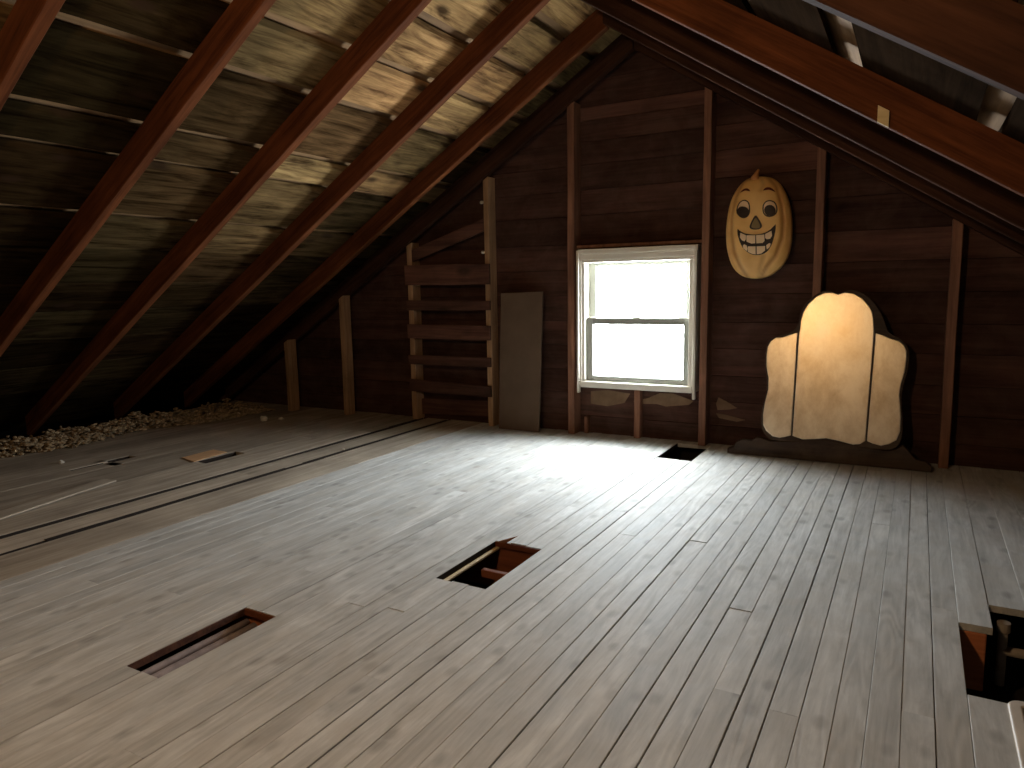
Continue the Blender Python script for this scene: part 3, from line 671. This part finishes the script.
patch([(-0.807,1.3588),(-0.8197,1.338),(-0.8301,1.3116),(-0.8267,1.3017),(-0.8042,1.2956),(-0.7847,1.2983),(-0.7797,1.3088),(-0.7921,1.3364)], .0045, 'nose_centre', M['nose'], ns)
mo = patch([(-0.908,1.3034),(-0.8924,1.2878),(-0.865,1.2727),(-0.8353,1.2658),(-0.806,1.2632),(-0.7743,1.2653),(-0.7482,1.2732),(-0.7226,1.2895),(-0.7075,1.3047),(-0.6991,1.3175),(-0.6992,1.2856),(-0.7058,1.2485),(-0.7151,1.2113),(-0.7298,1.1796),(-0.7502,1.1588),(-0.7763,1.15),(-0.8002,1.1488),(-0.8243,1.1535),(-0.8489,1.1681),(-0.871,1.1882),(-0.888,1.2164),(-0.8996,1.2471),(-0.9068,1.2749)], .003, 'mouth', M['pumpkin_line'], jk, center=(-0.803, 1.205))
for T in ([(-0.8895,1.2784),(-0.8567,1.2625),(-0.8572,1.2396),(-0.865,1.2279),(-0.8803,1.2352),(-0.8916,1.2522)], [(-0.854,1.2623),(-0.8059,1.2599),(-0.8047,1.2154),(-0.8259,1.2136),(-0.8531,1.2257),(-0.8552,1.245)],
          [(-0.8021,1.2597),(-0.7573,1.2618),(-0.7548,1.2266),(-0.7649,1.2147),(-0.7993,1.214)], [(-0.7532,1.2643),(-0.7197,1.2802),(-0.7163,1.2517),(-0.7262,1.236),(-0.7445,1.2342),(-0.7526,1.2427)],
          [(-0.8741,1.2048),(-0.8662,1.2127),(-0.8526,1.2055),(-0.8467,1.1872),(-0.849,1.1725),(-0.86,1.1795),(-0.8711,1.1909)], [(-0.846,1.1997),(-0.8031,1.1979),(-0.8019,1.1526),(-0.8245,1.1573),(-0.8452,1.1691)],
          [(-0.7978,1.1977),(-0.7513,1.1978),(-0.7516,1.1724),(-0.7712,1.1569),(-0.7966,1.1524)], [(-0.7462,1.2019),(-0.7308,1.2131),(-0.7218,1.2089),(-0.7275,1.1903),(-0.7428,1.1775)]):
    patch(inset(T, 0.0004), .0055, 'tooth', M['tooth'], mo, smooth_=False)
sm = MB(); rings = []
for (x, z, r) in ((-0.826,1.572,.024), (-0.829,1.590,.021), (-0.822,1.606,.014), (-0.813,1.622,.009), (-0.811,1.630,.004)):
    rings.append([(x + r*math.cos(a*math.pi/5), 4.318 + r*math.sin(a*math.pi/5), z) for a in range(10)])
sm.sweep(rings); part(sm, 'stem', M['stem'], jk, smooth=True)
jk.location.x -= 0.013
thing(jk, 'tall cream-orange plastic pumpkin with a toothy grin hung on the gable wall', 'pumpkin decoration')

# ------------------------------------------------------------------ things in the floor holes
def wobble_box(name, a, b, mat, label, cat, group=None, axis=0, bev=0.003):
    mb = MB(); mb.box(a, b)
    c = [(a[i]+b[i])/2 for i in range(3)]; c[2] = a[2]
    return thing(mb.build(name, mat, None, bevel=bev, mw=Matrix.Translation(c)), label, cat, group)
wobble_box('floor_joist', (-4.6, 1.462, -0.20), (-1.45, 1.512, -0.0235), M['joist'], 'orange-brown floor joist at the far end of the nearest left floor hole', 'joist', 'floor joists seen through the holes')
wobble_box('floor_joist', (-4.6, 2.340, -0.20), (-0.9, 2.390, -0.0235), M['joist_red'], 'red-brown floor joist at the far end of the middle floor hole', 'joist', 'floor joists seen through the holes')
wobble_box('floor_joist', (-0.60, 2.358, -0.20), (0.222, 2.405, -0.0235), M['joist'], 'orange sawn-off joist end showing in the right edge floor hole', 'joist', 'floor joists seen through the holes')
wobble_box('lath_strip', (-1.37, 2.15, -0.075), (-1.10, 2.175, -0.045), M['joist_red'], 'thin brown strip crossing inside the middle floor hole', 'wood strip')
wobble_box('edge_batten', (-1.4135, 1.75, -0.034), (-1.396, 2.335, -0.0225), M['shim'], 'pale narrow batten along the left edge of the middle floor hole', 'wood strip')
def tube(pts, r, n=14):
    rings = []
    for i, p in enumerate(pts):
        p = Vector(p); t = (Vector(pts[min(i+1, len(pts)-1)]) - Vector(pts[max(i-1, 0)])).normalized()
        u = t.cross(Vector((0, 0, 1)) if abs(t.z) < 0.9 else Vector((1, 0, 0))).normalized(); v = t.cross(u)
        rings.append([tuple(p + (u*math.cos(2*math.pi*k/n) + v*math.sin(2*math.pi*k/n))*r) for k in range(n)])
    mb = MB(); mb.sweep(rings); return mb
for x, z, r, l in ((-1.808, -0.044, .012, 'thinner dark iron pipe along the left of the nearest left floor hole'), (-1.776, -0.055, .017, 'thicker dark iron pipe along the middle of the nearest left floor hole')):
    mb = tube([(x, 0.75 + k*0.1, z) for k in range(8)], r)
    thing(mb.build('iron_pipe', M['pipe'], None, smooth=True, mw=Matrix.Translation((x, 1.1, z))), l, 'pipe', 'iron pipes in the floor hole')
sp = MB(); sp.prism([(0, 0), (0.035, -0.002), (0.095, 0.040), (0.02, 0.010)], 0, 0.006, 'y')
sp.v = [(-1.405 + x, 2.330 + y, -0.004 + z) for x, y, z in sp.v]
thing(sp.build('floor_splinter', M['stud'], None, mw=Matrix.Translation((-1.39, 2.33, 0))), 'broken wood splinter sticking up at the far corner of the middle floor hole', 'splinter')
# pipe tee in the right hole
pt = empty('pipe_tee', (0.272, 2.47, -0.22))
mb = tube([(0.272, 2.47, z) for z in (-0.22, -0.15, -0.08, -0.045)], .013); part(mb, 'riser', M['grey_pipe'], pt, smooth=True)
mb = tube([(0.272, 2.47, -0.050), (0.272, 2.47, -0.035), (0.272, 2.47, -0.022)], .018); part(mb, 'cap', M['grey_pipe'], pt, smooth=False)
mb = tube([(0.272, 2.47, -0.11), (0.45, 2.46, -0.108), (0.9, 2.45, -0.106)], .014); part(mb, 'branch', M['grey_pipe'], pt, smooth=True)
thing(pt, 'dusty pale pipe with a capped upright inside the right edge floor hole', 'pipe')
# white frame beside the hole
wf = empty('hatch_frame', (0.5, 1.6, -0.02))
def ring(x0, x1, y0, y1, r):
    o = []
    for cx, cy, a0 in ((x1-r, y1-r, 0), (x0+r, y1-r, 90), (x0+r, y0+r, 180), (x1-r, y0+r, 270)):
        for k in range(7): a = math.radians(a0 + 15*k); o.append((cx + r*math.cos(a), cy + r*math.sin(a)))
    return o
def rect_ring(x0, x1, y0, y1, r, w, z0, z1):
    out, inn = ring(x0, x1, y0, y1, r), ring(x0+w, x1-w, y0+w, y1-w, max(.004, r-w))
    mb = MB(); n = len(out); R = [[(x,y,z0) for x,y in out], [(x,y,z1) for x,y in out], [(x,y,z1) for x,y in inn], [(x,y,z0) for x,y in inn]]
    vs = [p for q in R for p in q]; fs = []
    for k in range(4):
        for i in range(n):
            j = (i+1) % n; kk = (k+1) % 4; fs.append((k*n+i, k*n+j, kk*n+j, kk*n+i))
    mb.add(vs, fs); return mb
part(rect_ring(0.231, 1.2, 1.31, 1.955, .03, .030, -0.06, 0.006), 'frame_rim', M['frame_white'], wf, bevel=0.006, seg=3)
mb = MB(); mb.box((0.262, 1.865, -0.055), (1.165, 1.922, -0.03)); part(mb, 'inner_ledge', M['frame_white'], wf, bevel=0.004, seg=2)
thing(wf, 'white painted frame with a rounded corner set in the floor at bottom right', 'frame')

# ------------------------------------------------------------------ loose things on the floor
lb_ = MB(); rings = []
p0, p1 = Vector((-3.38, 0.75, 0.004)), Vector((-3.72, 2.17, 0.004))
dr = (p1-p0).normalized(); sd = Vector((dr.y, -dr.x, 0))
for k in range(13):
    f_ = k/12; c = p0 + (p1-p0)*f_; w = 0.05 + noise.noise((f_*3, 2, 0))*.006; z = noise.noise((f_*2, 0, 5))*.003 + 0.004
    rings.append([tuple(c + sd*w + Vector((0,0,z))), tuple(c - sd*w + Vector((0,0,z))), tuple(c - sd*w*0.9 + Vector((0,0,z+.011))), tuple(c + sd*w*0.9 + Vector((0,0,z+.007)))])
lb_.sweep(rings)
ang = math.atan2(dr.y, dr.x) - math.pi/2
thing(lb_.build('loose_plank', M['plank'], None, bevel=0.003, mw=Matrix.Translation(p0) @ Matrix.Rotation(ang, 4, 'Z')), 'dusty loose plank lying askew on the floor by the left picture edge', 'plank')
sc_ = MB(); sc_.add([(-3.85,2.70,.003),(-3.685,2.66,.004),(-3.69,2.90,.010),(-3.86,2.93,.003),(-3.85,2.70,.006),(-3.685,2.66,.007),(-3.69,2.90,.013),(-3.86,2.93,.006)],
        [(3,2,1,0),(4,5,6,7),(0,1,5,4),(1,2,6,5),(2,3,7,6),(3,0,4,7)])
thing(sc_.build('card_scrap', M['scrap'], None, mw=Matrix.Translation((-3.74, 2.86, 0))), 'tan card scrap half over a small hole in the left planks', 'scrap')
def lump(c, r, sq=(1,1,1), seed=0, sub=1):
    bm = bmesh.new(); bmesh.ops.create_icosphere(bm, subdivisions=sub, radius=1)
    vs = []
    for v in bm.verts:
        k = r * (1 + 0.45*noise.noise(v.co*1.7 + Vector((seed*3.1, seed*1.7, seed))))
        vs.append((c[0]+v.co.x*k*sq[0], c[1]+v.co.y*k*sq[1], c[2]+v.co.z*k*sq[2]))
    fs = [[v.index for v in f_.verts] for f_ in bm.faces]; bm.free(); return vs, fs
ins = MB()
for i in range(5600):
    y = random.uniform(1.3, 4.15); cl = 0.5 + 0.5*noise.noise((3, y*4.0, 1)) + 0.35*noise.noise((8, y*11.0, 1))
    x = -4.84 - abs(random.gauss(0, .13)) + 0.10*noise.noise((0, y*2.1, 0)) + max(0, (y-3.2))*0.22
    if x < -5.25: continue
    r = random.uniform(.004, .013); top = max(0.01, (0.05 + 0.11*cl) * max(0.15, 1-abs(x+4.97)/.30))
    z = random.uniform(0.0, top) + r*0.4
    vs, fs = lump((x, y, z), r, (random.uniform(.6,2.2), random.uniform(.6,2.2), random.uniform(.4,1.1)), i, 1); ins.add(vs, fs, random.random())
o = ins.build('loose_insulation', M['fluff'], None)
thing(o, 'ragged line of loose brown insulation lying along the left eave', 'insulation', None, 'stuff')
for i, (x, y, r, l) in enumerate(((-4.38, 3.80, .028, 'pale plaster chunk at the far end of the insulation line'), (-4.28, 3.88, .018, 'small pale plaster crumb beside the larger chunk near the short stud'),
                                  (-4.42, 2.30, .014, 'pale crumb on the planks near the insulation at far left'), (-3.10, 3.30, .009, 'tiny white crumb on the gap between the wide planks'))):
    vs, fs = lump((x, y, r*.55), r, (1.2, 1, .8), i+900, 2); mb = MB(); mb.add(vs, fs)
    thing(mb.build('plaster_chunk', M['plaster'], None, mw=Matrix.Translation((x, y, 0))), l, 'plaster chunk', 'plaster crumbs on the floor')
# tab on the broad right rafter
tb = MB(); tb.prism([(-0.135, 1.472), (-0.104, 1.452), (-0.104, 1.500), (-0.135, 1.520)], 2.502, 2.511)
thing(tb.build('wood_tab', M['shim'], None, mw=Matrix.Translation((-0.12, 2.506, 1.47))), 'small orange lit tab on the lower edge of the broad right rafter', 'tab')

# ------------------------------------------------------------------ bare bulb on a cord (behind the camera)
def bulb(BX, BY, BZ, label, mat):
    lampo = empty('pendant_bulb', (BX, BY, BZ)); top = zU(BX) + D - 0.003
    mb = tube([(BX, BY, BZ + .12 + (top - BZ - .12)*k/6) for k in range(7)], .004, 8); part(mb, 'cord', M['cord'], lampo)
    mb = tube([(BX, BY, BZ + .055), (BX, BY, BZ + .09), (BX, BY, BZ + .125)], .02); part(mb, 'socket', M['brass'], lampo)
    mb = MB(); rings = []
    for dz, r in ((.058, .014), (.04, .017), (.02, .028), (0, .033), (-.018, .028), (-.03, .014), (-.033, .003)):
        rings.append([(BX + r*math.cos(k*math.pi/8), BY + r*math.sin(k*math.pi/8), BZ + dz) for k in range(16)])
    mb.sweep(rings); part(mb, 'bulb', mat, lampo, smooth=True)
    thing(lampo, label, 'light bulb')
bulb(-1.0, 0.30, 1.80, 'bare lit bulb hanging on a black cord from the rafters', M['bulb'])

# ------------------------------------------------------------------ daylight
w = bpy.data.worlds.new('overcast_sky'); S.world = w; w.use_nodes = True
bg = w.node_tree.nodes['Background']; bg.inputs[0].default_value = (0.91, 0.96, 1.0, 1); bg.inputs[1].default_value = 78.0
for px_, py_, pz_, sx_, sz_, rx_ in ((-1.558, 4.53, 0.78, 0.78, 0.88, -90),):
    la = bpy.data.lights.new('window_portal', 'AREA'); la.shape = 'RECTANGLE'; la.size = sx_; la.size_y = sz_
    lo = bpy.data.objects.new('window_portal', la); COL.objects.link(lo); lo.location = (px_, py_, pz_); lo.rotation_euler = (math.radians(rx_), 0, 0)
    la.cycles.is_portal = True

# ------------------------------------------------------------------ camera
yaw, pitch, roll = 0.516387, 0.1360357, 0.018748
fw = Vector((-math.sin(yaw)*math.cos(pitch), math.cos(yaw)*math.cos(pitch), -math.sin(pitch)))
r0 = Vector((math.cos(yaw), math.sin(yaw), 0)); d0 = fw.cross(r0)
rt = math.cos(roll)*r0 + math.sin(roll)*d0; dn = -math.sin(roll)*r0 + math.cos(roll)*d0
cd = bpy.data.cameras.new('camera'); co = bpy.data.objects.new('camera', cd); COL.objects.link(co)
mw = Matrix.Identity(4)
for i in range(3): mw[i][0] = rt[i]; mw[i][1] = -dn[i]; mw[i][2] = -fw[i]; mw[i][3] = (0, 0, 1.0)[i]
co.matrix_world = mw; cd.sensor_width = 36; cd.lens = 714.2/1024*36; cd.clip_start = 0.02
S.camera = co

S.view_settings.view_transform = 'Standard'; S.view_settings.look = 'None'; S.view_settings.gamma = 1.0
S.view_settings.use_curve_mapping = False; S.view_settings.exposure = 0.12
S.cycles.use_denoising = True; S.cycles.max_bounces = 10; S.cycles.diffuse_bounces = 6; S.cycles.transparent_max_bounces = 16
S.cycles.sample_clamp_indirect = 8.0
